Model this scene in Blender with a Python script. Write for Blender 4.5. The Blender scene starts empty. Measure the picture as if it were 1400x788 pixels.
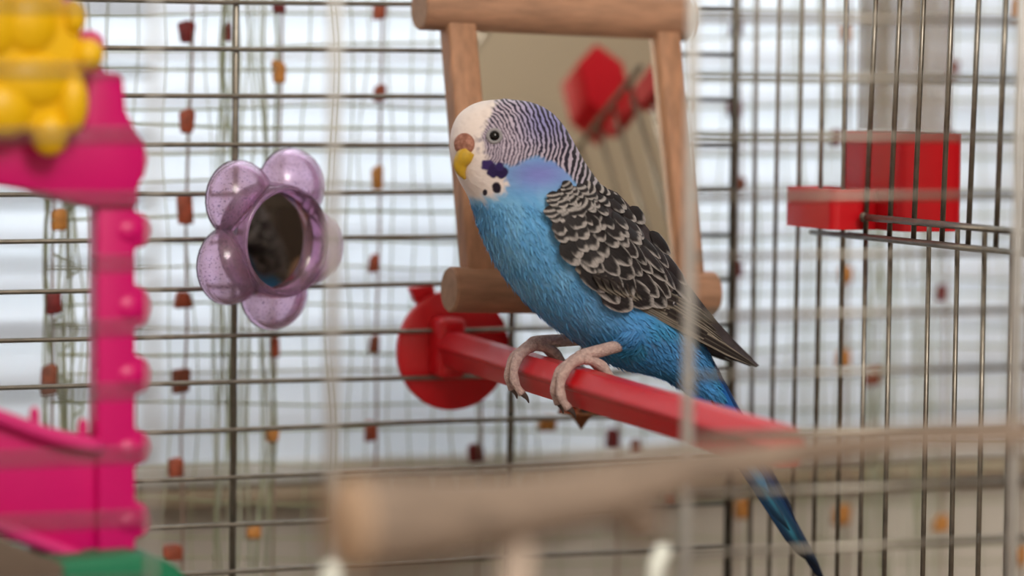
import bpy, bmesh, math, random
import numpy as np
from mathutils import Vector, Matrix
from mathutils.bvhtree import BVHTree

random.seed(7); rng = np.random.default_rng(7)
SC = bpy.context.scene
COL = SC.collection
V = lambda *a: np.array(a, float)

# ------------------------------------------------------------------ camera
# cage frame: back grid is the plane y=0, right-hand grid the plane x=0, table top z=0
ZO = 0.24
F_PX, YAW, PITCH, ROLL = 5049.1, -0.415525, 0.064577, 0.011649
CAM = V(-0.56414, -1.096607, -0.014078 + ZO)
FWD = V(-math.sin(YAW) * math.cos(PITCH), math.cos(YAW) * math.cos(PITCH), -math.sin(PITCH))
_r = V(math.cos(YAW), math.sin(YAW), 0); _u = np.cross(_r, FWD)
RIGHT = math.cos(ROLL) * _r + math.sin(ROLL) * _u
UP = -math.sin(ROLL) * _r + math.cos(ROLL) * _u
cam = bpy.data.cameras.new('camera'); co = bpy.data.objects.new('camera', cam); COL.objects.link(co)
co.matrix_world = Matrix(((RIGHT[0], UP[0], -FWD[0], CAM[0]), (RIGHT[1], UP[1], -FWD[1], CAM[1]),
                          (RIGHT[2], UP[2], -FWD[2], CAM[2]), (0, 0, 0, 1)))
cam.sensor_width = 36; cam.lens = F_PX / 1400 * 36
cam.clip_start = 0.02; cam.clip_end = 50
cam.dof.use_dof = True; cam.dof.focus_distance = 1.112; cam.dof.aperture_fstop = 5.6
SC.camera = co

# ------------------------------------------------------------------ world, lights, exposure
SC.view_settings.view_transform = 'Standard'; SC.view_settings.look = 'None'
SC.view_settings.exposure = 0.0; SC.view_settings.gamma = 1.0
world = bpy.data.worlds.new('room_light'); SC.world = world; world.use_nodes = True
bg = world.node_tree.nodes['Background']
bg.inputs[0].default_value = (0.93, 0.97, 1.0, 1); bg.inputs[1].default_value = 1.0

def area(name, loc, target, size, power, color):
    l = bpy.data.lights.new(name, 'AREA'); l.shape = 'RECTANGLE'; l.size, l.size_y = size
    l.energy = power; l.color = color
    o = bpy.data.objects.new(name, l); COL.objects.link(o); o.location = loc
    o.rotation_euler = (Vector(target) - Vector(loc)).to_track_quat('-Z', 'Y').to_euler(); return o
area('daylight_outside_window', (0.2, 1.1, 0.75), (0.1, 0.2, 0.3), (2.4, 1.6), 37, (0.93, 0.97, 1.0))
pl = bpy.data.lights.new('added_fill_lamp', 'POINT'); pl.energy = 86; pl.shadow_soft_size = .32; pl.color = (1.0, .95, .88)  # unseen soft fill added to brighten the bird and the ceiling
po = bpy.data.objects.new('added_fill_lamp', pl); COL.objects.link(po); po.location = (-0.35, -1.9, 1.2)

# ------------------------------------------------------------------ pixel helpers (1400 x 788 frame)
def ray(x, y): return FWD + RIGHT * ((x - 700) / F_PX) - UP * ((y - 394) / F_PX)
def on_y(x, y, Y):
    d = ray(x, y); return CAM + d * ((Y - CAM[1]) / d[1])
def on_x(x, y, X):
    d = ray(x, y); return CAM + d * ((X - CAM[0]) / d[0])
def proj(P):
    d = np.asarray(P, float) - CAM; z = d @ FWD
    return np.stack([700 + F_PX * (d @ RIGHT) / z, 394 - F_PX * (d @ UP) / z], -1)

# ------------------------------------------------------------------ materials
MATS = {}
def lin(c):
    c = np.array(c, float) / 255
    return tuple(np.where(c <= .04045, c / 12.92, ((c + .055) / 1.055) ** 2.4)) + (1.0,)
def mat(name, rgb, rough=.5, metal=0., var=0., scale=60., bump=0., bscale=None, stretch=(1, 1, 1), spec=.5, transmission=0., ior=1.45, rgb2=None, coat=0., sss=0.):
    if name in MATS: return MATS[name]
    m = bpy.data.materials.new(name); m.use_nodes = True; nt = m.node_tree; N, L = nt.nodes, nt.links
    b = N['Principled BSDF']
    b.inputs['Base Color'].default_value = lin(rgb); b.inputs['Roughness'].default_value = rough
    b.inputs['Metallic'].default_value = metal; b.inputs['Specular IOR Level'].default_value = spec
    b.inputs['Transmission Weight'].default_value = transmission; b.inputs['IOR'].default_value = ior
    b.inputs['Coat Weight'].default_value = coat
    if sss:
        b.inputs['Subsurface Weight'].default_value = sss; b.inputs['Subsurface Radius'].default_value = (.004, .002, .002)
    if var or bump:
        tc = N.new('ShaderNodeTexCoord'); mp = N.new('ShaderNodeMapping'); mp.inputs['Scale'].default_value = stretch
        L.new(tc.outputs['Object'], mp.inputs['Vector'])
        nz = N.new('ShaderNodeTexNoise'); nz.inputs['Scale'].default_value = scale; nz.inputs['Detail'].default_value = 6
        L.new(mp.outputs[0], nz.inputs['Vector'])
        if var:
            r = N.new('ShaderNodeValToRGB'); c1 = np.array(rgb, float); c2 = np.array(rgb2, float) if rgb2 is not None else c1 * (1 - var)
            r.color_ramp.elements[0].position = .32; r.color_ramp.elements[1].position = .68
            r.color_ramp.elements[0].color = lin(c2); r.color_ramp.elements[1].color = lin(c1)
            L.new(nz.outputs['Fac'], r.inputs[0]); L.new(r.outputs[0], b.inputs['Base Color'])
        if bump:
            n2 = nz
            if bscale:
                n2 = N.new('ShaderNodeTexNoise'); n2.inputs['Scale'].default_value = bscale; n2.inputs['Detail'].default_value = 4
                L.new(mp.outputs[0], n2.inputs['Vector'])
            bp = N.new('ShaderNodeBump'); bp.inputs['Strength'].default_value = bump; bp.inputs['Distance'].default_value = .0006
            L.new(n2.outputs['Fac'], bp.inputs['Height']); L.new(bp.outputs[0], b.inputs['Normal'])
    MATS[name] = m; return m
def attr_mat(name, rough=.6, bump=0., bscale=900., stretch=(1, 1, 1), spec=.3, sheen=0.):
    m = bpy.data.materials.new(name); m.use_nodes = True; nt = m.node_tree; N, L = nt.nodes, nt.links
    b = N['Principled BSDF']; b.inputs['Roughness'].default_value = rough; b.inputs['Specular IOR Level'].default_value = spec
    b.inputs['Sheen Weight'].default_value = sheen
    a = N.new('ShaderNodeAttribute'); a.attribute_name = 'col'; L.new(a.outputs['Color'], b.inputs['Base Color'])
    if bump:
        tc = N.new('ShaderNodeTexCoord'); mp = N.new('ShaderNodeMapping'); mp.inputs['Scale'].default_value = stretch
        mp.inputs['Rotation'].default_value = (0, math.radians(-40), 0)
        L.new(tc.outputs['Object'], mp.inputs['Vector'])
        nz = N.new('ShaderNodeTexNoise'); nz.inputs['Scale'].default_value = bscale; nz.inputs['Detail'].default_value = 3
        L.new(mp.outputs[0], nz.inputs['Vector'])
        bp = N.new('ShaderNodeBump'); bp.inputs['Strength'].default_value = bump; bp.inputs['Distance'].default_value = .0004
        L.new(nz.outputs['Fac'], bp.inputs['Height']); L.new(bp.outputs[0], b.inputs['Normal'])
    return m

# ------------------------------------------------------------------ object helpers
def mesh_from(vs, fs, smooth=True, auto=None):
    me = bpy.data.meshes.new('m'); me.from_pydata([tuple(map(float, v)) for v in vs], [], [tuple(map(int, f)) for f in fs]); me.update()
    bm = bmesh.new(); bm.from_mesh(me); bmesh.ops.recalc_face_normals(bm, faces=bm.faces); bm.to_mesh(me); bm.free()
    me.shade_smooth() if smooth else me.shade_flat()
    if auto: me.set_sharp_from_angle(angle=math.radians(auto))
    return me
def obj(name, me, m, parent=None):
    me.name = name
    if m is not None and not me.materials: me.materials.append(m)
    o = bpy.data.objects.new(name, me); COL.objects.link(o)
    if parent is not None:
        o.parent = parent; o.matrix_parent_inverse = Matrix.Identity(4)
        if parent_world(parent) != Vector((0, 0, 0)): o.location = -parent_world(parent)
    return o
def parent_world(p):
    v = Vector((0, 0, 0))
    while p is not None: v += p.location; p = p.parent
    return v
def tag(o, label=None, cat=None, group=None, kind=None):
    if label: o['label'] = label
    if cat: o['category'] = cat
    if group: o['group'] = group
    if kind: o['kind'] = kind
    return o
def thing(name, loc, label, cat, group=None):
    o = bpy.data.objects.new(name, None); COL.objects.link(o); o.location = tuple(map(float, loc)); o.empty_display_size = .01
    return tag(o, label, cat, group)
def join(*parts):
    vs, fs, n = [], [], 0
    for v, f in parts:
        v = np.asarray(v); vs.append(v); fs += [tuple(i + n for i in q) for q in f]; n += len(v)
    return np.concatenate(vs), fs
def frame_along(pts):
    pts = np.asarray(pts, float); t = np.gradient(pts, axis=0); t /= np.linalg.norm(t, axis=1)[:, None] + 1e-12
    a = V(0, 0, 1) if abs(t[0][2]) < .9 else V(1, 0, 0)
    n = np.cross(t[0], a); n /= np.linalg.norm(n); ns = [n]
    for k in range(1, len(pts)):
        n = n - t[k] * (n @ t[k]); n /= np.linalg.norm(n); ns.append(n)
    ns = np.array(ns); return t, ns, np.cross(t, ns)
def tube(pts, r, sides=8, cap=True, squash=None):
    pts = np.asarray(pts, float); r = np.broadcast_to(np.asarray(r, float), (len(pts),))
    t, n, b = frame_along(pts); a = np.arange(sides) / sides * 2 * np.pi
    vs = (pts[:, None] + r[:, None, None] * (np.cos(a)[None, :, None] * n[:, None] + np.sin(a)[None, :, None] * b[:, None])).reshape(-1, 3)
    fs = [(i * sides + j, i * sides + (j + 1) % sides, (i + 1) * sides + (j + 1) % sides, (i + 1) * sides + j) for i in range(len(pts) - 1) for j in range(sides)]
    if cap: fs += [tuple(range(sides))[::-1], tuple((len(pts) - 1) * sides + j for j in range(sides))]
    return vs, fs
def spline(pts, n):
    pts = np.asarray(pts, float); k = len(pts); P = np.concatenate([[2 * pts[0] - pts[1]], pts, [2 * pts[-1] - pts[-2]]])
    u = np.linspace(0, k - 1, n); i = np.minimum(u.astype(int), k - 2); t = (u - i)[:, None]
    p0, p1, p2, p3 = P[i], P[i + 1], P[i + 2], P[i + 3]
    return .5 * (2 * p1 + (p2 - p0) * t + (2 * p0 - 5 * p1 + 4 * p2 - p3) * t ** 2 + (3 * p1 - p0 - 3 * p2 + p3) * t ** 3)
def lathe(profile, origin, axis, sides=32, ref=None):
    ax = np.asarray(axis, float); ax /= np.linalg.norm(ax)
    a = V(0, 0, 1) if abs(ax[2]) < .9 else V(1, 0, 0)
    n = np.cross(ax, a); n /= np.linalg.norm(n); b = np.cross(ax, n)
    ang = np.arange(sides) / sides * 2 * np.pi; vs = []
    for r, h in profile:
        for q in ang: vs.append(np.asarray(origin) + ax * h + max(r, 1e-6) * (np.cos(q) * n + np.sin(q) * b))
    fs = [(i * sides + j, i * sides + (j + 1) % sides, (i + 1) * sides + (j + 1) % sides, (i + 1) * sides + j) for i in range(len(profile) - 1) for j in range(sides)]
    return np.array(vs), fs
def ellipsoid(c, ax, n=16, m=12):
    vs, fs = [], []
    A = np.asarray(ax, float)
    if A.ndim == 1: A = np.diag(A)
    for i in range(m + 1):
        p = math.pi * i / m
        for j in range(n):
            q = 2 * math.pi * j / n
            vs.append(np.asarray(c) + A[0] * math.sin(p) * math.cos(q) + A[1] * math.sin(p) * math.sin(q) + A[2] * math.cos(p))
    for i in range(m):
        for j in range(n): fs.append((i * n + j, i * n + (j + 1) % n, (i + 1) * n + (j + 1) % n, (i + 1) * n + j))
    return np.array(vs), fs
def bevel_mesh(me, w, seg=2, angle=30):
    bm = bmesh.new(); bm.from_mesh(me); bmesh.ops.remove_doubles(bm, verts=bm.verts, dist=1e-6)
    bmesh.ops.recalc_face_normals(bm, faces=bm.faces)
    es = [e for e in bm.edges if len(e.link_faces) == 2 and e.calc_face_angle(0) > math.radians(angle)]
    bmesh.ops.bevel(bm, geom=es, offset=w, segments=seg, profile=.5, affect='EDGES', clamp_overlap=True)
    bm.to_mesh(me); bm.free(); me.shade_smooth(); me.set_sharp_from_angle(angle=math.radians(38)); return me
def prism(front, back):
    n = len(front); vs = list(front) + list(back)
    fs = [tuple(range(n))[::-1], tuple(range(n, 2 * n))] + [(i, (i + 1) % n, n + (i + 1) % n, n + i) for i in range(n)]
    return np.array(vs), fs
def prism_mesh(front, back, bev=0., seg=2):
    me = mesh_from(*prism(front, back), smooth=False)
    if bev: bevel_mesh(me, bev, seg)
    return me
def box_mesh(lo, hi, bev=0., seg=2):
    x0, y0, z0 = lo; x1, y1, z1 = hi
    return prism_mesh([V(x0, y0, z0), V(x1, y0, z0), V(x1, y0, z1), V(x0, y0, z1)], [V(x0, y1, z0), V(x1, y1, z0), V(x1, y1, z1), V(x0, y1, z1)], bev, seg)
def px_prism(poly, y_front, depth, bev=.001, seg=3):
    f = [on_y(x, y, y_front) for x, y in poly]; return prism_mesh(f, [p + V(0, depth, 0) for p in f], bev, seg)

# shared materials
steel = mat('steel_wire', (148, 142, 132), .34, .85, var=.15, scale=250)
front_steel = mat('steel_wire_lit', (206, 206, 205), .45, .35, var=.08, scale=250)  # same steel; light caught by the front wires is put into this paler colour
red = mat('red_plastic', (206, 22, 34), .32, spec=.5, bump=.05, scale=300)
beech = mat('beech_wood', (184, 140, 112), .62, var=.16, scale=70, stretch=(1, 5, 5), bump=.25, bscale=400)
beech_v = mat('beech_wood_upright', (190, 142, 110), .6, var=.18, scale=70, stretch=(5, 5, 1), bump=.2, bscale=400)
beech_end = mat('beech_end_grain', (178, 142, 116), .7, var=.12, scale=300)

# ================================================================== the setting
WY = 0.120                                   # window plane
wall_m = mat('painted_wall', (214, 208, 200), .8, var=.04, scale=4, bump=.1, bscale=120)
sill_z = on_y(700, 652, WY)[2]
def struct(name, me, m): return tag(obj(name, me, m), kind='structure')
struct('wall_window_below', box_mesh((-2.0, WY + .012, -.75), (3.0, WY + .12, sill_z - .005)), wall_m)
struct('wall_window_above', box_mesh((-2.0, WY + .03, .85), (3.0, WY + .12, 1.72)), wall_m)
struct('wall_window_left', box_mesh((-2.0, WY + .03, sill_z - .01), (-.55, WY + .12, .86)), wall_m)
struct('wall_window_right', box_mesh((.95, WY + .03, sill_z - .01), (3.0, WY + .12, .86)), wall_m)
struct('wall_left', box_mesh((-2.1, -3.2, -.75), (-2.0, WY + .12, 1.72)), wall_m)
struct('wall_right', box_mesh((3.0, -3.2, -.75), (3.1, WY + .12, 1.72)), wall_m)
struct('wall_front', box_mesh((-2.1, -3.3, -.75), (3.1, -3.2, 1.72)), wall_m)
struct('ceiling', box_mesh((-2.1, -3.3, 1.70), (3.1, WY + .12, 1.80)), mat('ceiling_paint', (226, 218, 204), .9))
struct('trim_1', box_mesh((-.62, WY - .006, sill_z - .006), (1.02, WY + .10, sill_z), .002), mat('sill_paint', (176, 160, 138), .5, var=.05, scale=20))
pvc = mat('window_frame_white', (225, 228, 230), .4)
gl = mat('window_glass', (245, 250, 250), .02, transmission=1., ior=1.1)
fr = mesh_from(*join(*[prism([V(x0, WY + .075, z0), V(x1, WY + .075, z0), V(x1, WY + .075, z1), V(x0, WY + .075, z1)],
                             [V(x0, WY + .11, z0), V(x1, WY + .11, z0), V(x1, WY + .11, z1), V(x0, WY + .11, z1)])
                       for x0, x1, z0, z1 in ((-.55, -.50, sill_z, .85), (.90, .95, sill_z, .85), (.17, .23, sill_z, .85), (-.55, .95, sill_z, sill_z + .05), (-.55, .95, .80, .85))]), smooth=False)
win = struct('window_1', fr, pvc)
obj('window_pane', box_mesh((-.50, WY + .09, sill_z + .05), (.17, WY + .094, .80)), gl, win)
obj('window_pane', box_mesh((.23, WY + .09, sill_z + .05), (.90, WY + .094, .80)), gl, win)

# venetian blind
blind = thing('window_blind', (.2, WY, sill_z), 'white horizontal slat blind glowing with daylight behind the net curtain', 'blind')
sm = bpy.data.materials.new('blind_slat'); sm.use_nodes = True
nt = sm.node_tree; b = nt.nodes['Principled BSDF']; b.inputs['Base Color'].default_value = lin((236, 238, 242)); b.inputs['Roughness'].default_value = .45
tr = nt.nodes.new('ShaderNodeBsdfTranslucent'); tr.inputs['Color'].default_value = lin((236, 239, 246))
mx = nt.nodes.new('ShaderNodeMixShader'); mx.inputs[0].default_value = .60
nt.links.new(b.outputs[0], mx.inputs[1]); nt.links.new(tr.outputs[0], mx.inputs[2]); nt.links.new(mx.outputs[0], nt.nodes['Material Output'].inputs[0])
PITCH_S = .0160
tilt = math.radians(62); prof = []
for k in range(9):
    u = (k / 8 - .5) * .0245; c = .0020 * (1 - (2 * (k / 8 - .5)) ** 2)
    prof.append((u * math.cos(tilt) + c * math.sin(tilt), u * math.sin(tilt) - c * math.cos(tilt)))
vs = [V(x, y, z) for x in (-.56, .96) for y, z in prof]
fs = [(k, k + 1, 9 + k + 1, 9 + k) for k in range(8)]
slat_me = mesh_from(vs, fs); slat_me.materials.append(sm)
zz = sill_z + .016; n_s = 0
while zz < .85:
    o = bpy.data.objects.new('slat', slat_me); COL.objects.link(o); o.parent = blind
    o.location = (-.2, .008, zz - sill_z); zz += PITCH_S
    o.rotation_euler = (rng.normal(0, .02), 0, 0)
obj('bottom_rail', box_mesh((-.56, WY - .002, sill_z + .001), (.96, WY + .016, sill_z + .009), .002), pvc, blind)
for x in (-.28, .12, .5):
    obj('ladder_cord', mesh_from(*tube([V(x, WY - .004, sill_z), V(x, WY - .004, .85)], .0006, 5)), mat('cord_white', (215, 215, 210), .8), blind)

# ================================================================== furniture
wood_t = mat('table_wood', (150, 130, 110), .45, var=.2, scale=12, stretch=(1, 6, 1))
tbl = thing('table', (-.2, -.2, -.75), 'brown wooden table that carries the bird cage', 'table')
obj('table_top', box_mesh((-.75, -.62, -.03), (.45, WY + .003, 0), .003), wood_t, tbl)
for x in (-.70, .40):
    for y in (-.57, .08): obj('leg', box_mesh((x - .025, y - .025, -.75), (x + .025, y + .025, -.028), .003), wood_t, tbl)
struct('floor', box_mesh((-2.1, -3.3, -.80), (3.1, WY + .12, -.75)), mat('floor_laminate', (150, 120, 92), .5, var=.2, scale=3, stretch=(1, 8, 1)))
dark = mat('dark_walnut', (58, 46, 38), .5, var=.3, scale=9, stretch=(6, 6, 1))
wd = thing('wardrobe', (2.2, -1.2, -.75), 'dark walnut wardrobe added out of view for the flower mirror to reflect', 'wardrobe')  # unseen piece, added to darken the flower mirror's reflection
obj('body', box_mesh((2.0, -2.6, -.75), (2.6, -.2, 1.2), .004), dark, wd)
for k in range(3):
    d = obj('door', box_mesh((1.98, -2.58 + k * .80, -.20), (2.001, -1.80 + k * .80, 1.18), .004), dark, wd)
    obj('handle', box_mesh((1.955, -1.86 + k * .80, .3), (1.981, -1.84 + k * .80, .5), .003), steel, d)
    d = obj('drawer', box_mesh((1.98, -2.58 + k * .80, -.72), (2.001, -1.80 + k * .80, -.22), .004), mat('chestnut', (126, 78, 52), .5, var=.2, scale=9), wd)
    obj('knob', mesh_from(*ellipsoid((1.965, -2.19 + k * .8, -.47), (.018, .018, .018))), steel, d)

# ================================================================== the cage
cage = thing('bird_cage', (-.23, -.135, 0), 'metal wire bird cage with close horizontal and upright bars', 'cage')
D = .27148; XL = -.47; ZT = .345; ZB = .035
RW, RV = .00078, .0011
def wire(pts, r, parent, sides=8): return obj('wire', mesh_from(*tube(pts, r, sides)), steel, parent)
def frame_rect(c, r): return mesh_from(*join(*[tube([c[i], c[(i + 1) % 4]], r, 10) for i in range(4)]))
def zrow(i): return ZO - .015 * i
# back
back = obj('back_panel', frame_rect([V(XL, 0, ZB), V(0, 0, ZB), V(0, 0, ZT), V(XL, 0, ZT)], .0014), steel, cage)
i = -6
while zrow(i) > ZB:
    z = zrow(i); j = rng.normal(0, .00035, 3) if i > -2 else np.zeros(3)
    wire(spline([V(XL, 0, z), V(-.2, 0, z + j[0]), V(-.11, 0, z + j[1]), V(0, 0, z)], 9), RW, back); i += 1
for x in (-.4618, -.3662, -.2706, -.1752, -.0795):
    wire([V(x, .0018, ZB), V(x, .0018, ZT)], RV, back)
# front
fz0 = -.02032 + ZO
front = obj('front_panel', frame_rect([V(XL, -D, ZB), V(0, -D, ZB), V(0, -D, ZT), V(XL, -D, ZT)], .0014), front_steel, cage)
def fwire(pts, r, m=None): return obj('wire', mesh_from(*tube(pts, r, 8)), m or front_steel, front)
x_open0, x_open1 = on_y(206, 394, -D)[0], -.24769 + .09515 * 2          # doorway in the middle of the front
x_open1 = -.24769 + .09515
i = -7
while fz0 - .015 * i > ZB:
    z = fz0 - .015 * i
    if z < ZT - .004:
        fwire([V(XL, -D, z), V(x_open0, -D, z)], RW * 1.1, steel); fwire([V(x_open1, -D, z), V(0, -D, z)], RW * 1.1, steel)
    i += 1
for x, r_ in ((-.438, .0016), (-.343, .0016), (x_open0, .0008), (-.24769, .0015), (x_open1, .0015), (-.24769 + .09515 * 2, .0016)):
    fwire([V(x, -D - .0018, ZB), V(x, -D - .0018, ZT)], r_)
pale = mat('pale_catch', (236, 242, 236), .35)
for pts, r_ in (([(453, 782), (452, 830)], .0023), ([(905, 757), (897, 775), (893, 830)], .0021)):
    P_ = [on_y(x, y, -D - .006) for x, y in pts]
    obj('door_catch', mesh_from(*join(tube(P_, r_, 12), ellipsoid(P_[0], (r_ * 1.1,) * 3))), pale, front)
# right-hand side with the feeder door
side = obj('side_panel', frame_rect([V(0, -D, ZB), V(0, 0, ZB), V(0, 0, ZT), V(0, -D, ZT)], .0014), steel, cage)
z_up, z_lo = ZO - .0647, ZO - .0711
for x5, x560 in ((1035, 1027.5), (1066, 1055.6), (1097, 1086), (1126, 1116), (1157, 1148)):
    a, b_ = on_x(x5, 5, 0), on_x(x560, 560, 0); d = (b_ - a) / (b_[2] - a[2])
    wire([a + d * (ZB - a[2]), a + d * (ZT - a[2])], RW, side)
for x in (1179.5, 1213):
    b_ = on_x(x, 560, 0); wire([V(0, b_[1], ZB), V(0, b_[1], z_lo)], RW, side)
for x in (1265.7, 1304.5, 1341.5, 1379, 1417, 1456, 1496, 1537, 1580):
    b_ = on_x(x, 560, 0); wire([V(0, b_[1], ZB), V(0, b_[1], z_up + .0005)], RW, side)
wire([V(-.0016, -.058, z_lo), V(-.0016, -D, z_lo)], .0009, side)
door = obj('feeder_door', mesh_from(*join(tube([V(-.0034, -.0953, z_up), V(-.0034, -.25, z_up)], .0011, 10), ellipsoid((-.0034, -.0953, z_up), (.0017, .0017, .0017)),
                                            ellipsoid((-.0034, -.25, z_up), (.0017, .0017, .0017)))), steel, cage)
obj('door_rail', mesh_from(*tube([V(-.0030, -.085, z_lo + .0004), V(-.0030, -.25, z_lo + .0004)], .0009, 10)), steel, door)
obj('door_rail', mesh_from(*tube([V(-.0030, -.085, .262), V(-.0030, -.25, .262)], .0011, 10)), steel, door)
for x5, x3 in ((1197, 1184), (1230, 1217), (1262.5, 1250), (1301, 1289), (1338, 1325), (1375, 1363), (1413, 1402), (1452, 1441), (1493, 1482)):
    a, b_ = on_x(x5, 5, -.0016), on_x(x3, 300, -.0016); d = (b_ - a) / (b_[2] - a[2])
    wire([a + d * (z_lo - a[2]), a + d * (.262 - a[2])], RW * 1.08, door)
# left side, roof, tray
left = obj('side_panel', frame_rect([V(XL, -D, ZB), V(XL, 0, ZB), V(XL, 0, ZT), V(XL, -D, ZT)], .0014), steel, cage)
for k in range(1, 18): wire([V(XL, -.0151 * k, ZB), V(XL, -.0151 * k, ZT)], RW, left, 6)
roof = obj('roof_panel', mesh_from(*tube([V(XL, -.135, ZT), V(0, -.135, ZT)], RV)), steel, cage)
for k in range(1, 9): wire([V(XL + .055 * k, -D, ZT), V(XL + .055 * k, 0, ZT)], RV, roof, 6)
tray = obj('base_tray', prism_mesh([V(XL - .012, -D - .012, .0), V(.012, -D - .012, .0), V(.012, -D - .012, .036), V(XL - .012, -D - .012, .036)],
                                   [V(XL - .012, .012, .0), V(.012, .012, .0), V(.012, .012, .036), V(XL - .012, .012, .036)], .004), mat('tray_plastic', (120, 108, 98), .5), cage)

# ================================================================== net curtain with chips
CY = .055
net = thing('net_curtain', (.1, CY, .5), 'loose greenish net curtain strung with small terracotta and ochre chips', 'curtain')
def thread_mat(name, rgb):
    m = mat(name, rgb, .9, var=.12, scale=80); nt = m.node_tree; b = nt.nodes['Principled BSDF']
    t = nt.nodes.new('ShaderNodeBsdfTranslucent'); t.inputs[0].default_value = lin(rgb); x_ = nt.nodes.new('ShaderNodeMixShader'); x_.inputs[0].default_value = .72
    nt.links.new(b.outputs[0], x_.inputs[1]); nt.links.new(t.outputs[0], x_.inputs[2]); nt.links.new(x_.outputs[0], nt.nodes['Material Output'].inputs[0]); return m
net_m = thread_mat('net_thread', (218, 219, 204))
net_d = thread_mat('net_thread_olive', (200, 203, 176))
net_p = thread_mat('net_thread_rose', (196, 176, 164))
def strand(xs, m, r, name='strand', amp=.0012):
    pts = [on_y(x, y, CY) + V(rng.normal(0, amp), rng.normal(0, .0008), 0) for x, y in xs]
    pts[0][2] = max(pts[0][2], .0); o = obj(name, mesh_from(*tube(spline(pts, 26), r, 5)), m, net); return o
bead_cols = [72, 254, 379, 516]
x = 66
while x < 1480:
    w = rng.normal(0, 3, 8)
    strand([(x + w[k], -60 + 130 * k) for k in range(8)], [net_m, net_m, net_d][rng.integers(3)], rng.uniform(.00022, .00042))
    x += rng.uniform(24, 46)
for x in bead_cols + [655, 845, 1009, 1157, 1292, 1395]:
    strand([(x + (8 - 2.2 * k if x < 600 else 4 - k) , -60 + 130 * k) for k in range(8)], net_p, .0005, amp=.0003)
for x, n in ((72, 5), (108, 5), (305, 5), (352, 5), (700, 3), (1200, 7), (1265, 6), (1130, 3)):       # gathered bunches
    for k in range(n):
        w = rng.normal(0, 3, 8); x_ = x + rng.normal(0, 11); strand([(x_ + w[q], -60 + 130 * q) for q in range(8)], net_d if k % 2 else net_m, rng.uniform(.0003, .0006))
y = 18
while y < 800:
    w = np.cumsum(rng.normal(0, 4, 12)); w -= w.mean(); x0 = 62 + rng.uniform(0, 8)
    strand([(x0 + 130 * k, y + w[k] * .8) for k in range(12)], net_d if rng.random() < .5 else net_m, rng.uniform(.0003, .00055), 'cross_thread')
    y += rng.uniform(30, 52)
for k in range(7):                                                     # loose ends along the selvedge
    y0 = 30 + 95 * k; strand([(62 + rng.uniform(0, 20), y0), (85 + rng.uniform(-12, 12), y0 + 18), (70, y0 + 34), (110, y0 + 44 + rng.uniform(-10, 10)), (92, y0 + 66)], net_d, .0004, 'cross_thread')
chip_c = {'r': mat('chip_dark_red', (128, 38, 40), .6, var=.3, scale=300), 't': mat('chip_terracotta', (178, 88, 62), .6, var=.3, scale=300),
          'o': mat('chip_ochre', (205, 140, 70), .6, var=.25, scale=300), 'b': mat('chip_brown', (150, 84, 62), .6, var=.3, scale=300)}
chips = [(84, 300, 'o', 22, 28), (76, 415, 'r', 20, 28), (68, 520, 'b', 18, 40), (258, 43, 'r', 23, 28), (258, 165, 't', 22, 32), (256, 285, 't', 20, 40), (252, 410, 't', 24, 22), (250, 522, 'b', 22, 32),
         (244, 640, 't', 20, 26), (238, 757, 't', 26, 22), (314, 43, 'r', 8, 24), (384, 10, 'r', 16, 14), (384, 98, 'o', 18, 30), (378, 475, 't', 12, 28), (375, 595, 'o', 18, 20),
         (522, 15, 't', 18, 24), (523, 127, 't', 16, 24), (518, 243, 'o', 12, 32), (514, 360, 't', 14, 26), (515, 470, 'b', 14, 24), (510, 590, 't', 14, 28), (655, 620, 'r', 22, 26),
         (840, 600, 'r', 20, 28), (872, 612, 'b', 14, 22), (750, 580, 'o', 26, 20), (1010, 36, 'r', 18, 26), (1007, 148, 'r', 18, 24), (1014, 252, 'b', 16, 22), (1012, 366, 'r', 14, 26),
         (1160, 45, 'o', 14, 26), (1157, 490, 'o', 22, 26), (1155, 705, 'o', 26, 28), (1290, 716, 'o', 26, 24), (1018, 695, 'o', 22, 30), (1195, 515, 'b', 22, 28), (1290, 402, 'r', 14, 26),
         (1300, 190, 'r', 18, 22), (1306, 95, 'b', 16, 26), (1395, 12, 'o', 18, 34), (1395, 760, 'o', 26, 30), (350, 728, 'o', 18, 18), (917, 680, 'b', 18, 20), (1160, 376, 'o', 18, 26), (1146, 188, 'r', 12, 22), (940, 142, 'o', 16, 26)]
for x, y, c, w, h in chips:
    p = on_y(x, y, CY - .002); s = 1.25 / F_PX; w, h = w * s * .56, h * s * .54
    q = rng.uniform(.6, 1.1, 4)
    poly = [p + V(-w * q[0], 0, -h), p + V(w * q[1], 0, -h * rng.uniform(.8, 1)), p + V(w * q[2], 0, h * rng.uniform(.6, 1)), p + V(rng.uniform(-.4, .4) * w, 0, h), p + V(-w * q[3], 0, h * rng.uniform(.5, .9))]
    obj('chip', prism_mesh(poly, [v + V(0, .0035, 0) for v in poly], .0008, 2), chip_c[c], net)

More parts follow.
